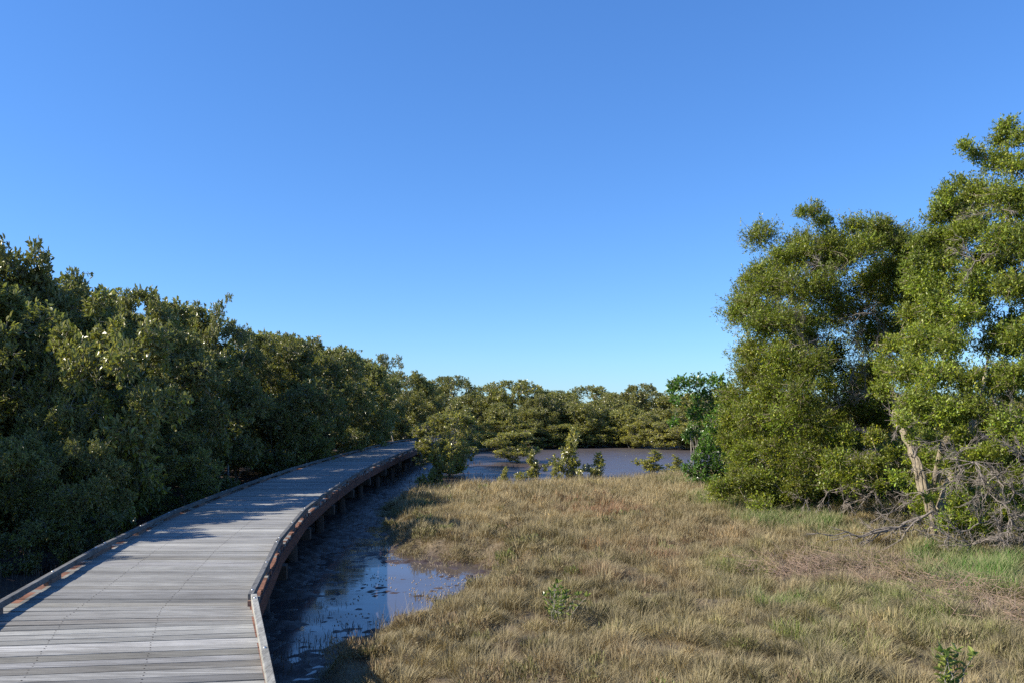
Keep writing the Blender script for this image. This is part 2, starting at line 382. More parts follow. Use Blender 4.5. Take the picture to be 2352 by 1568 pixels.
# ------------------------------------------------------------------ plants
def bend(a, b, n, amp, rng=RNG):
    t = np.linspace(0, 1, n)[:, None]; p = a * (1 - t) + b * t
    off = rng.normal(size=(n, 3)) * amp; off[0] = 0; off[-1] = 0
    return p + off * np.sin(t * math.pi)
def leafy(root, lumps, base_pts, leafspec, mats, tips_per_m2=26, twig_r=.004, stem_r=.05, seed=1, crown_c=None, up_bias=.35, twigs=True, spray=1.6, rough=.22):
    """lumps (x,y,z,r); stems from base points to lump centres; rosettes of leaves at twig tips on lump shells."""
    rng = np.random.default_rng(seed); L, W, nros, cfun = leafspec
    lumps = np.asarray(lumps, float); cc = lumps[:, :3].mean(0) if crown_c is None else np.asarray(crown_c, float)
    T = Tubes(); tw = Tubes(); PP = []; DD = []; CC = []
    order = np.argsort(lumps[:, 2]); bases = np.asarray(base_pts, float)
    nodes = [(b, stem_r) for b in bases]; pts = [b for b in bases]; rr = [stem_r] * len(bases)
    for k in order:
        c = lumps[k, :3]; A = np.array(pts); d = np.linalg.norm((A - c) * [1, 1, .8], axis=1) + 1.2 * np.maximum(0, A[:, 2] - c[2] + .05) + .25 * np.linalg.norm(A - bases[0], axis=1) * 0
        j = int(np.argmin(d)); r0 = max(rr[j] * .82, .006); r1 = max(r0 * .5, .004)
        mid = bend(A[j], c, 6, .06 * np.linalg.norm(A[j] - c), rng); rad = np.linspace(r0, r1, 6)
        T.add(mid, rad, 6 if r0 > .015 else 4)
        for q in (2, 3, 4, 5): pts.append(mid[q]); rr.append(rad[q])
    for k in range(len(lumps)):
        c = lumps[k, :3]; r = lumps[k, 3]; n = int(max(8, tips_per_m2 * 4 * math.pi * r * r)); n = min(n, 1600)
        u = rdir(n, rng); outw = norm((c - cc)[None])[0]
        keep = (u @ outw) > rng.uniform(-1.3, .15, n) if np.linalg.norm(c - cc) > .15 else np.ones(n, bool)
        u = u[keep]; n = len(u)
        rad = r * (1 - .45 * rng.random(n) ** 2) * (1 + rough * np.sin(u[:, 0] * 5 + k) * np.cos(u[:, 1] * 4 + u[:, 2] * 5 + k * 2) + rough * .6 * np.sin(u[:, 0] * 13 + u[:, 2] * 11 + k))
        rad = rad * np.where(rng.random(n) < .07, rng.uniform(1.1, 1.45, n), 1)
        tip = c + u * rad[:, None] * [1, 1, .85]
        td = norm(u + [0, 0, up_bias] + rng.normal(size=(n, 3)) * .35)
        if twigs:
            st = c + u * rad[:, None] * .35 + rng.normal(size=(n, 3)) * r * .12
            mid = (st + tip) / 2 + rng.normal(size=(n, 3)) * r * .06
            sel = rng.random(n) < twigs
            tw.segs(st[sel], mid[sel], twig_r * 1.3, twig_r, 3); tw.segs(mid[sel], tip[sel], twig_r, twig_r * .6, 3)
        lump_tone = rng.normal()
        for q in range(nros):
            f = q / nros; pos = tip - td * (L * spray * f * rng.uniform(.3, 1, (n, 1)))
            ld = norm(td * (.9 - .7 * f) + rdir(n, rng) * (.75 + .3 * f)); ld[:, 2] += .12
            PP.append(pos + rng.normal(size=(n, 3)) * L * .15); DD.append(ld); CC.append(cfun(rng, n, lump_tone, tip))
    P = np.concatenate(PP); D = np.concatenate(DD); C = np.concatenate(CC)
    N = norm(np.cross(D, np.cross([0, 0, 1.0], D)) + rng.normal(size=D.shape) * .45)
    n = len(P); s = rng.uniform(.7, 1.2, n)
    V, Fq, c = leaves(P, D, N, L * s, W * s, C, six=L > .058)
    crown = mesh('crown', V, Fq, mats[0], root, col=c)
    if tw.n: T.V += tw.V; T.F += [f + T.n for f in tw.F]; T.n += tw.n
    trunk = T.build('trunk', mats[1], root)
    return crown

def mang_col(yel=.25, bright=1.0):
    def f(rng, n, tone, tip):
        b = np.array([.125, .122, .026]) * bright * (1 + .12 * tone)
        k = rng.random((n, 1)); c = b * rng.uniform(.6, 1.45, (n, 1))
        return np.clip(np.where(k < yel, c * [1.7, 1.55, .9], c), .004, .6)
    return f
def green_col(base, var=.35, yel=.2):
    def f(rng, n, tone, tip):
        c = np.array(base) * (1 + .2 * tone) * np.array([1 + .1 * rng.normal(), 1, 1]) * rng.uniform(1 - var, 1 + var, (n, 1)); k = rng.random((n, 1))
        return np.clip(np.where(k < yel, c * [1.45, 1.25, .7], c), .004, .7)
    return f

def mang_lumps(rng, H, R, low, n, lr=(.28, .5)):
    out = []
    while len(out) < n:
        u = rdir(1, rng)[0]; rad = rng.uniform(.45, 1.0)
        uz = rng.uniform(-1, 1); az = rng.uniform(0, 6.283); fr = (1 - abs(uz) ** (3.5 if uz < 0 else 2.2)) ** .5 * (.88 if uz < 0 else 1)
        zc = low + (H - low) * .5; p = np.array([math.cos(az) * R * rad * fr, math.sin(az) * R * rad * fr, zc + uz * (H - low) * .5])
        r = rng.uniform(*lr) * R * .75; r = min(r, max(.16, H - p[2] + .1))
        out.append((*p, r))
    return out
PROTO = {}
def mangrove(kind, name='mangrove_tree'):
    """build a prototype once; return copies afterwards"""
    if kind in PROTO:
        src = PROTO[kind]; r = src.copy(); COL.objects.link(r)
        for ch in list(src.children):
            c = ch.copy(); COL.objects.link(c); c.parent = r
        r.name = name
        return r
    rng = np.random.default_rng(hash_kind(kind)); r = bpy.data.objects.new(name, None); COL.objects.link(r)
    k = kind[0]
    if k == 'near':    # 4.5 m high, wide low skirts
        lum = mang_lumps(rng, 4.4, 1.65, .35, 52, (.19, .40)); bs = [(rng.normal() * .35, rng.normal() * .35, -.1) for _ in range(4)]
        leafy(r, lum, bs, (.105, .047, 8, mang_col(.4)), (M['mangrove_leaf'], M['mangrove_bark']), 42, .005, .055, seed=kind[1] + 10, twigs=.5)
    elif k == 'big':   # the nearest, larger yellow-green leaves
        lum = mang_lumps(rng, 4.3, 1.5, .4, 44, (.2, .40)); bs = [(rng.normal() * .3, rng.normal() * .3, -.1) for _ in range(4)]
        leafy(r, lum, bs, (.13, .06, 8, mang_col(.55, 1.2)), (M['mangrove_leaf'], M['mangrove_bark']), 32, .006, .06, seed=kind[1] + 20, twigs=.6)
    elif k == 'airy':  # see-through, branches showing
        lum = [(x_, y_, z_, r_ * .7) for x_, y_, z_, r_ in mang_lumps(rng, 4.4, 1.4, 1.6, 26, (.30, .44))]; bs = [(0, 0, -.1), (.2, .1, -.1)]
        leafy(r, lum, bs, (.09, .04, 8, mang_col(.4, 1.2)), (M['mangrove_leaf'], M['mangrove_bark']), 38, .006, .07, seed=kind[1] + 30, twigs=.7)
    elif k == 'far':   # distant ones: fewer, larger leaf faces
        lum = mang_lumps(rng, 4.4, 2.1, .3, 70, (.17, .36)); bs = [(rng.normal() * .7, rng.normal() * .7, -.1) for _ in range(6)]
        leafy(r, lum, bs, (.13, .06, 8, mang_col(.4, 1.25)), (M['mangrove_leaf'], M['mangrove_bark']), 22, .01, .07, seed=kind[1] + 40, twigs=.5)
    elif k == 'bush':  # low bush with pale crooked limbs
        lum = mang_lumps(rng, 2.4, .98, .3, 40, (.28, .46)); bs = [(rng.normal() * .2, rng.normal() * .2, -.1) for _ in range(5)]
        leafy(r, lum, bs, (.075, .036, 8, mang_col(.55, 1.65)), (M['mangrove_leaf'], M['mangrove_bark']), 48, .006, .04, seed=kind[1] + 50, twigs=.9)
    elif k == 'sapling':
        lum = [(rng.normal() * .17 * (1.2 - t), rng.normal() * .17 * (1.2 - t), .12 + .85 * t, .2 * (1.15 - .75 * t)) for t in np.linspace(0, 1, 11)]
        leafy(r, lum, [(0, 0, -.05), (.05, 0, -.05)], (.075, .036, 7, mang_col(.6, 1.4)), (M['mangrove_leaf'], M['mangrove_bark']), 80, .004, .012, seed=kind[1] + 60, twigs=.9)
    PROTO[kind] = r
    return r
def hash_kind(kind): return sum(ord(c) for c in kind[0]) * 7 + kind[1]
NAT = {'near': (4.4, 1.75), 'big': (4.3, 1.6), 'airy': (4.4, 1.5), 'far': (4.4, 2.2), 'bush': (2.4, 1.15), 'sapling': (1.08, .33)}
def put(kind, px, top, Y, width, label, name='mangrove_tree', cat='tree', group=None, rz=None, base=0.0):
    """photo column, photo row of its top, distance, photo width -> a plant of real size standing on the mud"""
    h = CAM_H + (938 - top) / 1801 * Y - base; wd = width / 1801 * Y * (1.2 if kind[0] == 'near' else 1)
    o = mangrove(kind, name); n = NAT[kind[0]]
    o.location = ((px - 1176) / 1801 * Y, Y, base); o.scale = (wd / 2 / n[1], wd / 2 / n[1], h / n[0] * (.965 if kind[0] in ('near', 'big') else .99)); o.rotation_euler = (0, 0, random.uniform(0, 6.28) if rz is None else rz)
    tag(o, label, cat, group); return o

G1 = 'mangroves beside the left of the boardwalk'; G2 = 'mangroves on the far shore'
put(('near', 1), -100, 520, 15.5, 330, 'tall mangrove cropped by the left edge of the frame', group=G1)
put(('near', 2), 20, 540, 15.5, 270, 'olive mangrove whose crown makes the highest point at the left edge of the photo', group=G1)
put(('big', 1), 250, 664, 13.2, 300, 'big-leaved yellow-green mangrove overhanging the near stretch of the left kerb', group=G1)
put(('near', 3), 110, 600, 17.5, 210, 'dark-topped mangrove just right of the highest crown on the left', group=G1)
put(('near', 1), 325, 655, 19.4, 200, 'dark mangrove rising behind the yellow-green big-leaved one', group=G1)
put(('near', 2), 400, 740, 16.4, 240, 'shaded mangrove between the big-leaved tree and the large pale crown', group=G1)
put(('near', 3), 405, 700, 22.5, 150, 'dark mangrove crown left of the airy tree on the skyline', group=G1)
put(('airy', 1), 525, 676, 22.5, 140, 'airy mangrove with bare forked trunk standing alone above the skyline', group=G1)
put(('near', 1), 490, 815, 19.5, 200, 'low sunlit mangrove below the airy skyline tree', group=G1)
put(('near', 2), 635, 768, 24, 190, 'large pale olive mangrove beside the middle of the boardwalk', group=G1)
put(('near', 3), 700, 765, 27.5, 190, 'round-topped mangrove right of the large pale one', group=G1)
put(('near', 1), 775, 790, 30.0, 150, 'mangrove with a stepped crown above the shaded part of the deck', group=G1)
put(('near', 2), 690, 860, 25.0, 170, 'shaded lower mangrove in front of the round-topped one', group=G1)
put(('near', 3), 840, 828, 35.0, 140, 'mangrove behind the far bend of the left kerb, dark on its right side', group=G1)
put(('airy', 2), 900, 808, 41.0, 100, 'airy mangrove poking out above the far end of the left forest', group=G1)
put(('near', 1), 855, 868, 36.5, 130, 'low sunlit mangrove at the far bend of the left kerb', group=G1)
put(('near', 2), 940, 848, 45.0, 120, 'last mangrove of the left forest beside the far end of the deck', group=G1)
put(('far', 1), 20, 780, 14.0, 320, 'mangrove in the deep shade behind the nearest left tree', group=G1)
put(('near', 3), 130, 925, 12.4, 170, 'low mangrove in the shade left of the big-leaved tree', group=G1)
put(('near', 1), 30, 995, 10.8, 190, 'low mangrove at the left edge below the others', group=G1)
put(('near', 2), 200, 1000, 11.2, 170, 'small shaded mangrove behind the near stretch of the left kerb', group=G1)
put(('near', 3), 400, 985, 15.0, 170, 'small shaded mangrove below the shaded middle tree', group=G1)
# forest behind the front row: nothing tells these apart; the nearest, out of view, are added to shade the low ones
for (x, yy, h, r) in [(-14, 12.5, 4.9, 2.2), (-13.5, 16, 5.2, 2.2), (-11.5, 19, 4.8, 2), (-14, 21, 5, 2.2), (-11.8, 24, 4.7, 2.1), (-11.5, 28, 4.6, 2.2), (-11, 32, 4.4, 2.2), (-10.5, 37, 4.3, 2.2), (-12.2, 9, 4.6, 2), (-11.8, 5, 4.5, 2), (-12.5, 1, 4.5, 2.2), (-17, 13, 5, 2.5), (-17, 8, 5, 2.5), (-17, 18, 5.2, 2.5), (-9.6, 9.4, 4.2, 1.5), (-9.4, 11.3, 4.3, 1.5), (-9.6, 7.5, 4.1, 1.5), (-10.6, 6.2, 4.1, 1.7), (-10.4, 8.4, 4.2, 1.6), (-10.5, 10.8, 4.3, 1.7), (-9.9, 13.2, 4.5, 1.6), (-10.8, 3.5, 4.1, 1.8), (-10, 42, 4.4, 2.2), (-13, 46, 4.6, 2.4), (-14, 38, 4.6, 2.4), (-14.5, 31, 4.7, 2.4)]:
    o = mangrove(('far', 1 + int(x * 2) % 3)); o.location = (x, yy, 0); o.scale = (r / 2.2, r / 2.2, h / 4.4); o.rotation_euler = (0, 0, random.uniform(0, 6.28))
    tag(o, 'olive mangrove standing behind the front row in the left forest', 'tree', 'back mangroves of the left forest')
FAR = [(1235, 935, 48.5, 110, 'dark low mangrove at the waterline left of the tallest sapling'),
       (1345, 925, 49.5, 120, 'mangrove at the waterline right behind the sapling next to the tallest one'),
       (1440, 930, 50, 120, 'mangrove at the waterline just left of the low round far bush'),
       (1570, 935, 48, 120, 'mangrove at the waterline behind the glossy shrub stems'),(1040, 862, 62, 130, 'rounded dark mangrove crown rising right behind the last tree of the left forest'),
       (985, 885, 50, 120, 'mangrove at the shore directly behind the lone bush by the deck'),
       (1085, 905, 52, 110, 'mangrove at the far shore right of the distant kerb rail'),
       (1190, 872, 52, 160, 'darkest and tallest mangrove on the far shore, left of its middle'),
       (1120, 886, 66, 110, 'mangrove showing just left of the tallest far shore tree'),
       (1275, 896, 62, 120, 'mangrove showing just right of the tallest far shore tree'),
       (1300, 915, 51, 120, 'dark-sided mangrove at the waterline behind the tallest sapling'),
       (1360, 886, 70, 150, 'broad pale domed mangrove in the middle of the far skyline'),
       (1395, 915, 53, 110, 'pale mangrove with bare trunks showing at the far waterline'),
       (1430, 903, 66, 110, 'mangrove at the dip of the far skyline'),
       (1480, 882, 60, 130, 'greyish loose-crowned mangrove on the far skyline beside the glossy shrub'),
       (1560, 905, 58, 130, 'mangrove half hidden behind the glossy green shrub'),
       (1240, 905, 49.5, 90, 'low mangrove leaning over the far waterline right of the tallest tree'),
       (1150, 925, 47.5, 90, 'small mangrove in front of the tallest far shore tree')]
for i, (px, top, Y_, wd, lb) in enumerate(FAR): put(('far', 1 + i % 3), px, top, Y_, wd * 1.12, lb, group=G2)
put(('bush', 1), 1495, 948, 47.5, 115, 'low round mangrove bush at the far waterline, right of the open mud', 'mangrove_bush', 'bush')
for x, yy in [(-14, 62), (-6, 68), (1, 72), (9, 68), (14, 64), (20, 58), (26, 66), (31, 60), (-20, 55), (-12, 50), (-16, 45), (-10, 57), (-3, 62), (5, 76), (12, 74), (17, 70), (23, 62), (28, 57), (34, 66), (38, 60), (-26, 62), (-9, 76), (18, 50), (22, 47), (27, 50), (32, 48), (13.5, 56), (37, 52), (43, 62)]:
    o = mangrove(('far', 1 + int(abs(x)) % 3)); o.location = (x, yy, 0); o.scale = (1.2, 1.2, .74 + .02 * (abs(int(x * 7)) % 7)); o.rotation_euler = (0, 0, x)
    tag(o, 'olive mangrove filling the back of the far shore', 'tree', 'back mangroves of the far shore')
# the taller second row whose tops make the skyline
for k, (x, yy, top) in enumerate([(-10.2, 15.2, 600), (-9.8, 17.6, 640), (-9.9, 20.5, 662), (-9.8, 23, 690), (-9.8, 26, 722), (-9.6, 29, 752), (-9.7, 33, 762), (-9.5, 37, 775), (-9.3, 41, 795), (-9.0, 46, 820), (-8.4, 52, 845), (-7, 57, 865)]):
    o = mangrove(('near', 1 + k % 3)); h = CAM_H + (938 - top) / 1801 * yy; o.location = (x, yy, 0); o.scale = (1.15, 1.15, h / 4.55); o.rotation_euler = (0, 0, k * 1.7)
    tag(o, 'olive mangrove of the taller second row on the left, below the skyline', 'tree', 'second row of the left forest')
for k, (px, Y_, top, wd) in enumerate([(1105, 46.5, 985, 70), (1145, 47.5, 960, 90), (1195, 48, 965, 90), (1240, 48.5, 975, 80), (1290, 49, 968, 90), (1335, 49.5, 975, 80), (1380, 50, 970, 90), (1425, 50, 975, 80), (1465, 49, 965, 80), (1535, 47.5, 960, 90), (1580, 47, 965, 90), (1640, 47, 960, 100), (1075, 45, 975, 60)]):
    put(('bush', 1 + k % 3), px, top + 6, Y_ - 1.2, wd * 1.25, 'low mangrove bush fringing the far waterline', 'mangrove_bush', 'bush', 'low bushes along the far waterline')
# bushes and saplings in the mud
put(('bush', 2), 1024, 950, 27.5, 190, 'lone round mangrove bush with pale limbs leaning on the far right kerb', 'mangrove_bush', 'bush', rz=1.0)
put(('bush', 1), 1048, 926, 29.5, 95, 'taller yellow-tipped mangrove bush just behind the lone round one', 'mangrove_bush', 'bush', rz=2.2)
put(('bush', 3), 1180, 992, 35, 135, 'low spreading mangrove bush standing on the open mud', 'mangrove_bush', 'bush')
G3 = 'mangrove saplings behind the meadow'
put(('sapling', 1), 1222, 1030, 26.5, 48, 'second mangrove sapling from the left behind the far meadow edge', 'mangrove_sapling', 'sapling', G3)
put(('sapling', 2), 1317, 972, 27.5, 64, 'tallest pointed mangrove sapling behind the far meadow edge', 'mangrove_sapling', 'sapling', G3)
put(('sapling', 3), 1372, 1033, 27.5, 48, 'mangrove sapling immediately right of the tallest one', 'mangrove_sapling', 'sapling', G3)
put(('sapling', 1), 1503, 1030, 29.5, 70, 'wide mangrove sapling nearest to the glossy green shrub', 'mangrove_sapling', 'sapling', G3)
put(('sapling', 3), 1548, 1040, 30.5, 34, 'thin mangrove sapling between the wide one and the glossy shrub', 'mangrove_sapling', 'sapling', G3)
put(('sapling', 2), 1161, 1068, 25.0, 26, 'tiny mangrove sapling leftmost behind the meadow edge', 'mangrove_sapling', 'sapling', G3)
put(('sapling', 3), 1278, 1066, 26.0, 30, 'small low mangrove sapling just left of the tallest one', 'mangrove_sapling', 'sapling', G3)
put(('sapling', 1), 1000, 1010, 24.5, 60, 'shaded mangrove sapling in the dark under the lone round bush', 'mangrove_sapling', 'sapling')

# glossy green shrub at the left of the paperbarks
def gz1(x, y): return float(ground_z([x], [y])[0])
def P3(px, py, Y_): return ((px - 1176) / 1801 * Y_, Y_, CAM_H + (938 - py) / 1801 * Y_)
def shape_lumps(root_loc, spec, depth, fill=0, seed=1):
    """spec: (photo x, photo y, radius in photo px, depth offset); returned local to root"""
    rng = np.random.default_rng(seed); out = []
    for px, py, r, dd in spec:
        p = np.array(P3(px, py, depth + dd)) - root_loc; out.append((*p, r / 1801 * (depth + dd)))
    return out
loc = np.array([5.35, 21.3, gz1(5.35, 21.3)])
sh = thing('glossy_shrub', 'bright green glossy-leaved shrub with bare pale stems at the meadow edge', 'shrub', loc)
lum = shape_lumps(loc, [(1560, 885, 28, 0), (1600, 880, 26, .4), (1645, 880, 26, 0), (1620, 920, 30, .5), (1665, 905, 26, .3), (1650, 950, 32, 0), (1555, 920, 16, -.3), (1548, 968, 16, 0), (1600, 985, 22, .4), (1640, 1000, 30, -.2), (1660, 1030, 30, .3),
                        (1610, 1050, 24, -.3), (1640, 1075, 34, 0), (1585, 1075, 20, -.3), (1610, 1095, 22, 0), (1650, 1110, 26, .2), (1680, 990, 24, .6), (1545, 893, 14, 0), (1690, 940, 26, .8), (1690, 1060, 26, .7), (1640, 970, 26, -.4), (1665, 985, 26, -.3), (1625, 1025, 24, -.3), (1600, 950, 22, 0), (1620, 1100, 30, -.5), (1655, 1055, 30, -.5), (1580, 1000, 14, .2), (1675, 1090, 28, -.2)], 21.3)
leafy(sh, lum, [(0, 0, -.05), (-.25, .1, -.05), (-.35, -.1, -.05), (-.45, .1, -.05)], (.085, .042, 7, green_col((.075, .15, .02), .45, .25)), (M['gloss_leaf'], M['mangrove_bark']), 75, .006, .03, seed=77, twigs=.6, up_bias=.5)
st = Tubes()
for k in range(9):
    a = np.array([-.45 + .05 * k, .1 * math.sin(k), 0]); b = a + [RNG.normal() * .08 - .05, 0, 1.2 + RNG.random() * .3]; st.add(bend(a, b, 5, .03), np.linspace(.014, .007, 5), 5)
st.build('stem', M['mangrove_bark'], sh)

# the paperbarks on the right
def dead_sprays(T, origins, n, length, rng, droop=-.2, outd=None, sp=.7):
    for o in origins:
        for _ in range(n):
            d = norm((np.array(outd if outd is not None else (0, 0, 0)) + rng.normal(size=3) * sp + [0, 0, droop])[None])[0]
            Ln = length * rng.uniform(.5, 1.2); e = o + d * Ln; main = bend(np.array(o), e, 5, Ln * .06, rng); T.add(main, np.linspace(.010, .003, 5), 4)
            m = 9; t = rng.random(m) * .8 + .2; A = main[0] + (main[-1] - main[0]) * t[:, None]; dd = norm(d + rng.normal(size=(m, 3)) * .55); B = A + dd * Ln * .38 * rng.uniform(.5, 1, (m, 1))
            T.segs(A, B, .0045, .002)
            for q in range(2):
                A2 = A + (B - A) * rng.random((m, 1)); B2 = A2 + norm(dd + rng.normal(size=(m, 3)) * .7) * Ln * .18; T.segs(A2, B2, .003, .0015)
def volume_fill(c, rad, n, r, rng):
    out = []
    for _ in range(n):
        u = rdir(1, rng)[0] * rng.random() ** .4; out.append((c[0] + u[0] * rad[0], c[1] + u[1] * rad[1], c[2] + u[2] * rad[2], rng.uniform(*r)))
    return out
mel = green_col((.15, .185, .016), .5, .3)
rngA = np.random.default_rng(5)
loc = np.array([6.9, 15.6, gz1(6.9, 15.6)])
ta = thing('paperbark_tree', 'rounded paperbark tree with yellow-green fine foliage around a dark hollow', 'tree', loc, group='paperbark trees on the right')
specA = [(1868, 485, 26, 0), (1840, 488, 18, -.2), (1890, 510, 28, .3), (1960, 520, 34, 0), (2020, 520, 36, .3), (2055, 545, 32, .6), (1905, 560, 44, 0), (1985, 575, 46, -.3), (1840, 585, 40, .3), (1790, 590, 34, .2), (1740, 620, 26, 0),
         (1720, 640, 24, .3), (1760, 660, 44, -.2), (1830, 660, 52, -.6), (1900, 650, 48, -.5), (2050, 620, 40, .6), (1715, 700, 30, .2), (1690, 715, 20, 0), (1745, 740, 44, -.5), (1810, 740, 46, -.8), (1870, 740, 36, -.6), (1735, 800, 40, -.4),
         (1790, 820, 44, -.9), (1870, 830, 46, -1.2), (1720, 860, 40, 0), (1770, 890, 44, -.7), (1840, 900, 50, -1.3), (1900, 880, 36, -1.2), (1690, 910, 38, .3), (1680, 960, 36, .2), (1730, 950, 44, -.5), (1800, 960, 48, -1.1), (1870, 970, 40, -1.3),
         (1675, 1010, 34, .5), (1720, 1030, 40, 0), (1780, 1030, 44, -.8), (1850, 1040, 44, -1.3), (1910, 1060, 36, -1.5), (1700, 1090, 34, .4), (1760, 1090, 36, -.4), (1940, 1000, 34, -1.4), (1980, 1060, 34, -1.6), (1960, 1110, 26, -1.6), (1920, 1050, 34, -2.6), (1950, 1090, 28, -2.7), (2010, 1060, 30, -2.8), (2020, 1110, 24, -2.8), (2005, 1000, 26, -2.4), (1900, 1100, 26, -2.4), (1830, 1110, 34, -1.0),
         (2085, 585, 26, .6), (2075, 630, 34, .8), (2090, 690, 36, 1.2), (2060, 760, 36, 1.4), (2095, 600, 44, .4), (2080, 650, 44, .5), (2060, 560, 34, .2), (1990, 640, 34, .6), (2030, 690, 28, 1.0), (2040, 1040, 26, -1.4), (2060, 1080, 24, -1.3), (1740, 1130, 24, .2)]
back = [(x + rngA.normal() * 12, y + rngA.normal() * 12, rngA.uniform(34, 50), rngA.uniform(.9, 2.2)) for y in range(560, 1180, 58) for x in range(1720 + (40 if y < 640 else 0), 2130, 62)]
low = [(x + rngA.normal() * 10, rngA.uniform(1110, 1200), rngA.uniform(26, 40), rngA.uniform(1.0, 2.6)) for x in range(1900, 2380, 24)] + [(x + rngA.normal() * 10, 1165 + rngA.normal() * 14, rngA.uniform(20, 32), rngA.uniform(-1.0, .8)) for x in range(1740, 2080, 34)]
low += [(x + rngA.normal() * 10, rngA.uniform(1095, 1140), rngA.uniform(24, 38), d_) for x in range(1655, 1860, 28) for d_ in (-.6, .6, 1.8)]
edge = [(1700 + rngA.uniform(0, 160), y, rngA.uniform(14, 24), rngA.uniform(-.6, .3)) for y in range(640, 1120, 60)]
lum = shape_lumps(loc, specA + back + low + edge, 16.3) + volume_fill((-.2, 2.2, 2.7), (1.6, 1.2, 2.2), 14, (.35, .5), rngA)
leafy(ta, lum, [(0, 0, -.1), (.3, .3, -.1)], (.052, .022, 8, mel), (M['small_leaf'], M['paper_bark']), 300, .004, .11, seed=91, twigs=.22, up_bias=.4, spray=4.5, rough=.4, crown_c=(-.2, 1.2, 2.8))
dt = Tubes()
dead_sprays(dt, [np.array(P3(*q)) - loc for q in [(1850, 790, 15.2), (1900, 800, 15.6), (1960, 780, 16.2), (2000, 720, 16.4), (1960, 850, 16), (2010, 800, 16.6), (1890, 610, 15.8), (1930, 930, 15.4), (1990, 900, 15.8), (1830, 760, 15.4)]], 6, .6, rngA, .25)
dead_sprays(dt, [np.array(P3(*q)) - loc for q in [(1900, 1130, 14.6), (1940, 1150, 14.5), (1990, 1140, 14.3), (1850, 1150, 14.9), (2010, 1120, 14.2), (1960, 1190, 14.4), (1800, 1130, 15.5)]], 5, .42, rngA, -.5)
dt.build('dead_branch', M['twig'], ta)

loc = np.array([7.3, 13.3, gz1(7.3, 13.3)])
tb = thing('paperbark_tree', 'taller paperbark tree with leaning pale flaky trunk, cropped by the right edge', 'tree', loc, group='paperbark trees on the right')
specB = [(2120, 555, 34, .2), (2108, 605, 38, .2), (2150, 500, 30, .2), (2120, 650, 42, .1), (2165, 470, 28, .1), (2310, 290, 26, 0), (2300, 320, 30, .2), (2345, 315, 30, -.2), (2215, 335, 20, 0), (2240, 355, 22, .2), (2285, 370, 38, 0), (2335, 385, 42, -.3), (2200, 420, 26, .2), (2170, 445, 26, .2), (2240, 440, 40, 0), (2300, 450, 44, -.5), (2360, 460, 44, -.6),
         (2190, 490, 34, .2), (2150, 545, 34, .3), (2220, 530, 44, -.2), (2290, 550, 46, -.6), (2350, 560, 46, -.9), (2130, 585, 30, .5), (2170, 610, 42, .1), (2240, 640, 44, -.4), (2100, 650, 30, .5), (2320, 660, 46, -.9), (2150, 700, 44, -.1), (2090, 720, 32, .4),
         (2210, 720, 40, -.6), (2380, 680, 50, -.8), (2050, 790, 32, .1), (2110, 780, 42, -.4), (2180, 790, 44, -.8), (2340, 770, 44, -1.1), (2030, 840, 28, .0), (2080, 850, 42, -.6), (2150, 860, 46, -1.0), (2220, 870, 42, -1.2), (2030, 890, 30, -.2), (2100, 920, 44, -.9),
         (2170, 940, 40, -1.2), (2240, 930, 40, -1.3), (2320, 860, 46, -1.4), (2380, 850, 50, -1.4), (2300, 970, 36, -1.7), (2350, 1000, 34, -1.9), (2290, 1030, 30, -1.8), (2200, 990, 26, -1.3), (2400, 1000, 50, -1.8), (2200, 1150, 30, -1.9), (2175, 1190, 26, -1.9), (2235, 1190, 28, -2.0), (2340, 1080, 26, -2.1),
         (2290, 760, 30, .4), (2440, 500, 60, 0), (2450, 700, 60, 0), (2450, 900, 60, -.5), (2430, 350, 50, 0)]
back = [(x + rngA.normal() * 12, y + rngA.normal() * 12, rngA.uniform(34, 52), rngA.uniform(.6, 1.8)) for y in range(470, 1240, 62) for x in range(2180 - (60 if y > 620 else 0), 2460, 66)]
back += [(x + rngA.normal() * 10, rngA.uniform(1120, 1230), rngA.uniform(30, 44), rngA.uniform(-.6, .8)) for x in range(2150, 2460, 26)]
back += [(2095, 1000, 20, -1.5), (2075, 960, 26, -1.5), (2135, 1140, 16, -1.6), (2060, 1090, 22, -1.7), (2130, 1000, 24, -1.2)]
front = [(x + rngA.normal() * 12, y + rngA.normal() * 12, rngA.uniform(18, 28), rngA.uniform(-1.9, -1.2)) for y in (1110, 1165, 1210) for x in range(2190, 2420, 74)] + [(x + rngA.normal() * 14, y + rngA.normal() * 12, rngA.uniform(22, 36), rngA.uniform(-1.6, -.8)) for y in range(980, 1080, 44) for x in range(2180, 2420, 56)]
lum = shape_lumps(loc, specB + back + front, 13.6)
leafy(tb, lum, [(.25, 0, 1.9), (.1, .1, 2.6)], (.052, .023, 9, green_col((.13, .168, .016), .5, .3)), (M['small_leaf'], M['paper_bark']), 310, .004, .09, seed=92, twigs=.22, up_bias=.4, spray=4.5, rough=.4, crown_c=(1.2, .6, 3.4))
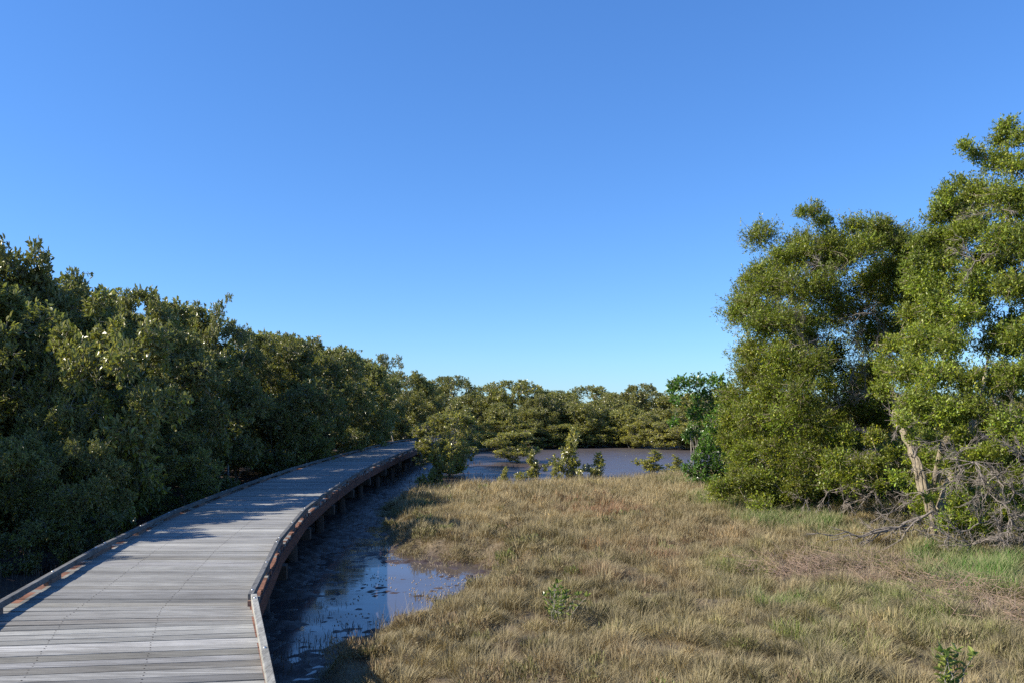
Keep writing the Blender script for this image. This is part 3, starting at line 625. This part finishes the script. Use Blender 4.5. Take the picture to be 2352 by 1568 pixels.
# the leaning trunk drawn by the light: pale flaky bark, about 0.2 m thick, forking
tk = Tubes()
pts = np.array([P3(2165, 1235, 12.4), P3(2135, 1160, 12.4), P3(2112, 1085, 12.45), P3(2085, 1010, 12.7), P3(2060, 950, 13.3), P3(2050, 890, 14.0)]) - loc
tt = np.linspace(0, 1, 30); q = np.stack([np.interp(tt, np.linspace(0, 1, len(pts)), pts[:, i]) for i in range(3)], -1) + RNG.normal(size=(30, 3)) * .012
tk.add(q, (np.linspace(.09, .03, 30) + .08 * np.exp(-np.arange(30) / 1.8)) * (1 + .08 * RNG.normal(size=30)), 10)
for k in range(16):
    i0 = int(RNG.integers(0, 18)); i1 = min(29, i0 + int(RNG.integers(4, 9))); a = RNG.uniform(0, 6.28); qq = q[i0:i1].copy(); rr_ = np.interp(np.arange(i0, i1), [0, 29], [.09, .03])
    qq += np.stack([np.cos(a + .12 * np.arange(i1 - i0)) * rr_, np.sin(a + .12 * np.arange(i1 - i0)) * rr_, np.zeros(i1 - i0)], -1); tk.add(qq, .022 * (1 + .35 * RNG.normal(size=i1 - i0)).clip(.2, 2), 5)
pts = np.array([P3(2150, 1200, 12.5), P3(2200, 1050, 12.8), P3(2250, 930, 13.4), P3(2270, 820, 14.2)]) - loc; tk.add(pts, [.085, .06, .045, .02], 8)
tk.build('limb', M['paper_bark'], tb)
dt = Tubes()
orig = [np.array(P3(x, y, d)) - loc for x, y, d in [(2200, 1040, 11.8), (2240, 1060, 11.6), (2290, 1090, 11.4), (2330, 1130, 11.3), (2270, 1130, 11.5), (2320, 1190, 11.2), (2250, 1200, 11.4), (2300, 1230, 11.2), (2350, 1240, 11.1), (2210, 1090, 11.8), (2360, 1060, 11.4), (2370, 1180, 11.2), (2390, 1120, 11.3), (2180, 1230, 11.5), (2230, 1250, 11.3), (2130, 1230, 11.8)]]
dead_sprays(dt, orig, 7, .5, rngA, -.08, (-.25, -.2, 0))
dead_sprays(dt, [np.array(P3(x, y, d)) - loc for x, y, d in [(2300, 480, 13), (2240, 600, 13), (2290, 930, 12), (2320, 950, 12), (2060, 980, 12.6), (2100, 1050, 12.3), (2040, 1180, 12.8), (2080, 1220, 12.4), (2010, 1220, 12.9), (2120, 1130, 12.3)]], 5, .5, rngA, 0)
dt.build('dead_branch', M['twig'], tb)
# a fallen dead branch at the foot of the trunk
fb = thing('fallen_branch', 'grey forked dead branch lying in front of the leaning pale trunk', 'branch', (5.6, 12.0, gz1(5.6, 12.0)))
ft = Tubes(); a0 = np.array([1.0, .3, .55])
for k in range(5):
    e = np.array([-.05 - .22 * k + rngA.normal() * .08, -.2 + rngA.normal() * .1, .02 + .06 * k]); mn = bend(a0 * (1 - .12 * k), e, 7, .04, rngA); ft.add(mn, np.linspace(.02, .006, 7), 5)
    for j in range(10):
        s0 = mn[rngA.integers(2, 7)]; e2 = s0 + norm((e - a0)[None])[0] * .2 + rngA.normal(size=3) * .11; ft.add(bend(s0, e2, 4, .01, rngA), np.linspace(.007, .003, 4), 4)
ft.build('limb', M['twig'], fb)

# trees behind the paperbarks (only their gaps show them)
for px, top, Y_, wd, lb in [(1720, 905, 50, 200, 'mangrove seen in slivers left of the rounded paperbark')]:
    put(('far', 2), px, top, Y_, wd, lb, group=G2)

# young glossy plants in the meadow
def young(px, py_base, Y_, h, w_, n, leaf, label, seed, name='young_mangrove'):
    x = (px - 1176) / 1801 * Y_; z = gz1(x, Y_); rng = np.random.default_rng(seed)
    r = thing(name, label, 'seedling', (x, Y_, z), group='young mangroves in the meadow'); T = Tubes(); P = []; D = []
    for k in range(n):
        a = np.array([0, 0, -.02]); e = np.array([rng.normal() * w_ * .45, rng.normal() * w_ * .45, h * rng.uniform(.55, 1.0)]); mn = bend(a, e, 6, .02, rng); T.add(mn, np.linspace(.006, .0025, 6), 5)
        for t in np.linspace(.35, 1, 6):
            c = mn[0] + (mn[-1] - mn[0]) * t; az = rng.random() * 6.28
            for s in (0, math.pi): P.append(c); D.append((math.cos(az + s), math.sin(az + s), rng.uniform(.2, 1.0)))
        for _ in range(3): P.append(mn[-1]); D.append(rng.normal(size=3) * .5 + [0, 0, 1])
    P = np.array(P, float); D = norm(np.array(D, float)); N = norm(np.cross(D, np.cross([0, 0, 1.0], D)) + rng.normal(size=D.shape) * .25)
    C = np.array([.165, .185, .04]) * rng.uniform(.7, 1.5, (len(P), 1)); s = rng.uniform(.75, 1.2, len(P))
    V, Fq, c = leaves(P, D, N, leaf * s, leaf * .48 * s, C); mesh('foliage', V, Fq, M['gloss_leaf'], r, col=c); T.build('stem', M['mangrove_bark'], r)
young(1272, 1455, 7.9, .45, .32, 13, .06, 'young glossy mangrove in the middle of the dry meadow', 3)
young(2176, 1620, 5.7, .33, .18, 6, .07, 'young big-leaved mangrove cropped at the bottom right corner', 4)

# ------------------------------------------------------------------ ground cover
def blades(P, az, lean, L, W, C, curl=.5):
    n = len(P); h = np.stack([np.cos(az), np.sin(az), np.zeros(n)], -1); upv = np.array([0, 0, 1.0])
    side = np.stack([-np.sin(az), np.cos(az), np.zeros(n)], -1); rot = RNG.uniform(-1, 1, n)[:, None]; side = norm(side + h * rot)
    l = lean[:, None]; L = L[:, None]; W = W[:, None]
    d1 = norm(h * l + upv); d2 = norm(h * (l + curl) + upv * (1 - .45 * curl))
    m = P + d1 * L * .5; t = m + d2 * L * .5
    V = np.stack([P - side * W * .5, P + side * W * .5, m + side * W * .4, m - side * W * .4, t], 1).reshape(-1, 3)
    i = (np.arange(n) * 5)[:, None]
    return V, i + np.array([[0, 1, 2, 3]]), i + np.array([[3, 2, 4]]), np.repeat(C, 5, axis=0)
def scatter(n, x0, x1, y0, y1): return RNG.uniform(x0, x1, n), RNG.uniform(y0, y1, n)
# patches of colour that belong to different plants
PATCH = [  # photo x, y, radius m, colour, weight
    (1370, 1155, 1.5, (.38, .19, .12), .95), (1480, 1240, 1.0, (.34, .17, .12), .8), (1250, 1230, .7, (.15, .13, .05), .8), (1620, 1210, .9, (.38, .22, .13), .7), (1480, 1200, 1.0, (.30, .22, .12), .5), (1850, 1300, .9, (.34, .24, .19), .9), (1950, 1290, .8, (.36, .28, .23), .9), (2250, 1370, .7, (.38, .30, .25), .9), (2330, 1400, .6, (.38, .30, .25), .9),
    (1700, 1150, 1.2, (.13, .25, .05), .85), (1800, 1190, 1.0, (.12, .24, .05), .8), (1560, 1100, 1.0, (.2, .28, .07), .6), (2280, 1290, 1.0, (.09, .24, .03), .95), (2230, 1320, .6, (.09, .24, .03), .8), (1690, 1280, .55, (.2, .25, .05), .8), (1640, 1290, .3, (.26, .3, .05), .6),
    (1790, 1360, .35, (.10, .22, .03), .8), (2050, 1370, .8, (.16, .24, .05), .7), (1350, 1110, .5, (.28, .30, .06), .6), (1560, 1240, .8, (.33, .22, .15), .6), (1300, 1290, .9, (.28, .22, .13), .5), (1450, 1300, .8, (.30, .17, .14), .5), (1900, 1450, .5, (.2, .26, .05), .6), (2200, 1430, .7, (.22, .24, .08), .6), (1100, 1330, .9, (.24, .19, .1), .5)]
def grass_colour(x, y, n):
    straw = np.array([.55, .435, .23]); olive = np.array([.25, .215, .10]); brown = np.array([.27, .185, .115])
    a = fbm(x, y, 1.1, 71, 3)[:, None]; b = fbm(x, y, 2.8, 91, 3)[:, None]; far = sstep(13, 21, y)[:, None]
    c = olive + (straw - olive) * np.clip((a - .42) * 3.2 + .45 * far + .12, 0, 1); c = c + (brown - c) * np.clip((b - .52) * 2.5, 0, .55)
    e_ = sstep(2.0, .2, field_sd(x, y))[:, None] * sstep(20, 15, y)[:, None]; c = c + (np.array([.21, .175, .08]) - c) * .6 * e_
    for px, py, r, colr, wt in PATCH:
        X_, Y_ = up(px, py, .35); d = np.hypot(x - X_, (y - Y_) * .75) + (fbm(x, y, 3, 13, 2) - .5) * r
        c = c + (np.array(colr) - c) * (wt * sstep(r * 1.1, r * .35, d))[:, None]
    gw = (sstep(-.5, 2.5, x) * sstep(15, 11, y) * sstep(.46, .6, fbm(x, y, 1.7, 19, 3)))[:, None]; c = c + (np.array([.215, .235, .08]) - c) * .6 * gw
    gap_shade = sstep(.56, .68, fbm(x, y, 2.6, 123, 3))[:, None]; c = c + (np.array([.13, .115, .05]) - c) * .7 * gap_shade  # noise patches of darkened blade colour, standing in for shaded gaps between tussocks
    r = RNG.random((n, 1)); c = c * RNG.uniform(.65, 1.35, (n, 1))
    return np.where(r < .12, c * [1.35, 1.3, 1.25], np.where(r > .85, c * [.55, .6, .5], c))
allV = []; F4 = []; F3 = []; CC = []; off = 0
def add_blades(x, y, L, W, lean, C, sink=.01, curl=.5, zoff=0):
    global off
    z = ground_z(x, y) + zoff; V, a, b, c = blades(np.c_[x, y, z - sink], RNG.uniform(0, 6.283, len(x)) if np.isscalar(lean) else lean[1], np.full(len(x), lean) if np.isscalar(lean) else lean[0], L, W, C, curl)
    allV.append(V); F4.append(a + off); F3.append(b + off); CC.append(c); off += len(V)
def tussocks(nt_, per, x0, x1, y0, y1, L0, Wd, rad):
    dome = L0 * .75
    x, y = scatter(nt_, x0, x1, y0, y1)
    # keep those within the view cone (plus a margin) and on the meadow
    k = (np.abs(x) < .70 * y + 1.2) & (field_sd(x, y) > -.02); x, y = x[k], y[k]; n = len(x)
    size = RNG.uniform(.5, 1.4, n); tone = RNG.normal(size=n)
    X_ = np.repeat(x, per); Y_ = np.repeat(y, per); sz = np.repeat(size, per); tn = np.repeat(tone, per)
    az = RNG.uniform(0, 6.283, n * per); rr = np.sqrt(RNG.random(n * per)) * rad * sz
    bx, by = X_ + np.cos(az) * rr, Y_ + np.sin(az) * rr; wind = np.repeat(RNG.uniform(0, 6.283, n), per)
    lean = np.clip((rr / (rad * sz)) ** 1.5 * 1.8 + RNG.normal(size=n * per) * .4, 0, 3.2); az2 = np.where(RNG.random(n * per) < .8, az, wind)
    C = grass_colour(X_, Y_, n * per) * (1 + .26 * tn[:, None]).clip(.45, 1.7)
    sdv = field_sd(bx, by); L = L0 * sz * RNG.uniform(.5, 1.25, n * per) * (.55 + .45 * sstep(.0, .8, sdv))
    zo = dome * sz * (1 - (rr / (rad * sz)) ** 2) * RNG.uniform(.3, 1, n * per) * sstep(0, .5, sdv)
    add_blades(bx, by, L, np.full(n * per, Wd) * RNG.uniform(.7, 1.4, n * per), (lean, az2), C, zoff=zo)
tussocks(1250, 420, -2.5, 8.5, 4.6, 11, .125, .0036, .17)
tussocks(1500, 300, -3.5, 11, 11, 17, .14, .005, .2)
tussocks(3000, 130, -4, 17, 17, 28, .19, .009, .26)
def under(n_, x0, x1, y0, y1, L0, W0):
    x, y = scatter(n_, x0, x1, y0, y1); k = (np.abs(x) < .70 * y + 1.2) & (field_sd(x, y) > 0); x, y = x[k], y[k]; n = len(x)
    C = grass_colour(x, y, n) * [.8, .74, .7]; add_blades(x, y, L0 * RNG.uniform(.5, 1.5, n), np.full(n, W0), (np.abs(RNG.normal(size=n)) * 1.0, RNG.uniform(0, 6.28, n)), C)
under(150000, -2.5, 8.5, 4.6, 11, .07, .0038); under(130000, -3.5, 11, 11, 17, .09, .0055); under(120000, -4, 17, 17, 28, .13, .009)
# tall straw stalks standing above
for nn, a, b, wdt in ((16000, 4.8, 11, .003), (16000, 11, 17, .0045), (26000, 17, 26, .007)):
    x, y = scatter(nn, -3.5, 14, a, b); k = (np.abs(x) < .7 * y + 1) & (field_sd(x, y) > .15) & (fbm(x, y, 1.3, 41, 3) > .5 - .1 * (a > 16)); x, y = x[k], y[k]; n = len(x)
    C = np.array([.47, .38, .20]) * RNG.uniform(.7, 1.25, (n, 1)); add_blades(x, y, RNG.uniform(.22, .42, n), np.full(n, wdt), (np.abs(RNG.normal(size=n)) * .3, RNG.uniform(0, 6.28, n)), C, curl=.3)
gr = mesh('dry_grass', np.concatenate(allV), [np.concatenate(F4), np.concatenate(F3)], M['grass'], col=np.concatenate(CC)); tag(gr, kind='stuff')

# low green herbs among the grass and along the paperbarks
allV = []; F4 = []; F3 = []; CC = []; off = 0
for px, py, r, colr, wt in PATCH:
    if colr[1] <= colr[0] * 1.02: continue
    X_, Y_ = up(px, py, .3); n = int(2600 * r * r * wt * 5); a = RNG.uniform(0, 6.28, n); q = np.sqrt(RNG.random(n)) * r
    x, y = X_ + np.cos(a) * q, Y_ + np.sin(a) * q * 1.2; kk = fbm(x, y, 3.5, 88, 2) > .47; x, y = x[kk], y[kk]; n = len(x); tall = .34 if colr[0] < .15 and r > .5 else .2
    C = np.array(colr) * RNG.uniform(.8, 1.7, (n, 1)); add_blades(x, y, RNG.uniform(.5, 1.1, n) * tall, np.full(n, .006), (np.abs(RNG.normal(size=n)) * .5, RNG.uniform(0, 6.28, n)), C)
# rank green grass in the shade beneath the trees
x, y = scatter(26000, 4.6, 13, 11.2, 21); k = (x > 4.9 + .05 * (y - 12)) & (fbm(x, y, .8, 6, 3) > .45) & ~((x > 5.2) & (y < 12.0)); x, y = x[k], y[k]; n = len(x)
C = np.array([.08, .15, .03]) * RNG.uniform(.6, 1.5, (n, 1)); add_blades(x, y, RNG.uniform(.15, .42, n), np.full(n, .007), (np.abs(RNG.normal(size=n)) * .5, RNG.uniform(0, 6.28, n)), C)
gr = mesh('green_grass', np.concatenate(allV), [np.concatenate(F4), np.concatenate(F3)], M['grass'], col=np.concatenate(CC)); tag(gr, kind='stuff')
# low brown succulent mat at the pool margins
allV = []; F4 = []; F3 = []; CC = []; off = 0
x, y = scatter(60000, -3.6, 1.5, 6, 24); s_ = field_sd(x, y); k = (s_ > -.3) & (s_ < .35) & (fbm(x, y, 3.5, 4, 3) > .42); x, y = x[k], y[k]; n = len(x)
C = np.where(RNG.random((n, 1)) < .5, [[.24, .17, .09]], [[.19, .18, .07]]) * RNG.uniform(.6, 1.3, (n, 1)); add_blades(x, y, RNG.uniform(.04, .13, n), np.full(n, .006), (np.abs(RNG.normal(size=n)) * .7, RNG.uniform(0, 6.28, n)), C)
gr = mesh('marsh_herbs', np.concatenate(allV), [np.concatenate(F4), np.concatenate(F3)], M['grass'], col=np.concatenate(CC)); tag(gr, kind='stuff')

# low shrubby saltmarsh cushions among the grass
PP = []; DD = []; CCs = []
x, y = scatter(2600, -3.2, 9.5, 5, 21); sdv = field_sd(x, y); pr = .10 + .5 * sstep(2.5, .2, sdv) + .25 * sstep(.52, .62, fbm(x, y, .8, 151, 2))
k = (sdv > .05) & (np.abs(x) < .7 * y + .5) & (RNG.random(len(x)) < pr * .55); x, y = x[k], y[k]
hz = ground_z(x, y)
for a, b_, z0 in zip(x, y, hz):
    n = int(RNG.integers(160, 420)); r0 = RNG.uniform(.09, .24); u = rdir(n); u[:, 2] = np.abs(u[:, 2])
    p = u * (r0 * RNG.uniform(.55, 1.05, (n, 1))) * [1, 1, .75] * (1 + .25 * np.sin(u[:, :1] * 7 + a) ) + [a, b_, z0 + .01]
    PP.append(p); DD.append(norm(u * .6 + [0, 0, .8] + RNG.normal(size=(n, 3)) * .35))
    base = np.array([(.17, .165, .06), (.21, .15, .085), (.15, .20, .045), (.26, .21, .11)][int(RNG.choice(4, p=[.45, .25, .15, .15]))]) * RNG.uniform(.75, 1.25)
    CCs.append(base * RNG.uniform(.6, 1.45, (n, 1)))
P = np.concatenate(PP); D = np.concatenate(DD); C = np.concatenate(CCs); far_ = 1 + .05 * np.clip(P[:, 1] - 7, 0, 20)
V, Fq, c = leaves(P, D, norm(RNG.normal(size=D.shape)), .045 * RNG.uniform(.7, 1.4, len(P)) * far_, .0095 * far_, C, six=False)
b = mesh('saltmarsh_herbs', V, Fq, M['grass'], col=c); tag(b, kind='stuff')

# dead brush lying on the meadow
T = Tubes()
for px, py, r in [(1850, 1300, .75), (1960, 1285, .7), (1900, 1320, .6), (2230, 1370, .7), (2320, 1400, .7), (2150, 1340, .5), (2050, 1300, .5), (1780, 1300, .5)]:
    X_, Y_ = up(px, py, .3); n = int(420 * r * r) + 80; a = RNG.uniform(0, 6.28, n); q = RNG.random(n) ** .7 * r * 1.25; x, y = X_ + np.cos(a) * q, Y_ + np.sin(a) * q * 1.1
    z = ground_z(x, y) + RNG.uniform(.02, .2, n); A = np.c_[x, y, z]; d = rdir(n) * [1, 1, .6]; d[:, 2] = np.abs(d[:, 2]) - .1; B = A + norm(d) * RNG.uniform(.08, .28, (n, 1)); T.segs(A, B, .0028, .0015)
b = T.build('dead_brush', bark_mat('dry_stalk', (.20, .13, .085), (.40, .29, .21))); tag(b, kind='stuff')

# breathing roots sticking out of the mud
T = Tubes(); A = []
def spikes(n, x0, x1, y0, y1, h0, h1, r, cond=None):
    x, y = scatter(n, x0, x1, y0, y1); k = field_sd(x, y) < -.1
    if cond is not None: k &= cond(x, y)
    x, y = x[k], y[k]; z = ground_z(x, y); A = np.c_[x, y, z - .01]; hh = RNG.uniform(h0, h1, len(x)); B = A + np.c_[RNG.normal(size=len(x)) * .012, RNG.normal(size=len(x)) * .012, hh]; T.segs(A, B, r, r * .5)
spikes(9000, -12, -4.4, 5, 22, .08, .24, .005, lambda x, y: x < edge_x(y, -1.1))
spikes(9000, -4, -1.3, 5.5, 27, .02, .08, .004, lambda x, y: (x > edge_x(y, 1.05)) & (fbm(x, y, 1.2, 61, 2) > .44 + .2 * (x - edge_x(y, 1.05))))
spikes(3500, -5, 1.5, 25, 36, .05, .2, .008, lambda x, y: fbm(x, y, .6, 62, 2) > .5 + .07 * (x + 2))
spikes(9000, -6, 18, 42, 54, .1, .3, .012, lambda x, y: ground_z(x, y) > .03)
b = T.build('breathing_roots', M['spike']); tag(b, kind='stuff')
# mud snails in the sunlit pool
x, y = scatter(1500, -2.2, .3, 8.6, 13); k = (field_sd(x, y) < .05) & (x > -2.0 + .0 * y) & (fbm(x, y, 2, 31, 2) > .45); x, y = x[k], y[k]; n = len(x)
oc = np.array([(1, 0, 0), (0, 1, 0), (-1, 0, 0), (0, -1, 0), (0, 0, 1.2), (0, 0, -1)], float); of = np.array([(0, 1, 4), (1, 2, 4), (2, 3, 4), (3, 0, 4), (1, 0, 5), (2, 1, 5), (3, 2, 5), (0, 3, 5)])
z = np.maximum(ground_z(x, y), 0) + .003; r = RNG.uniform(.005, .010, n)
V = (np.c_[x, y, z][:, None] + oc[None] * r[:, None, None]).reshape(-1, 3); Fq = (of[None] + (np.arange(n) * 6)[:, None, None]).reshape(-1, 3)
b = mesh('mud_snails', V, Fq, M['shell'], smooth=True); tag(b, kind='stuff')
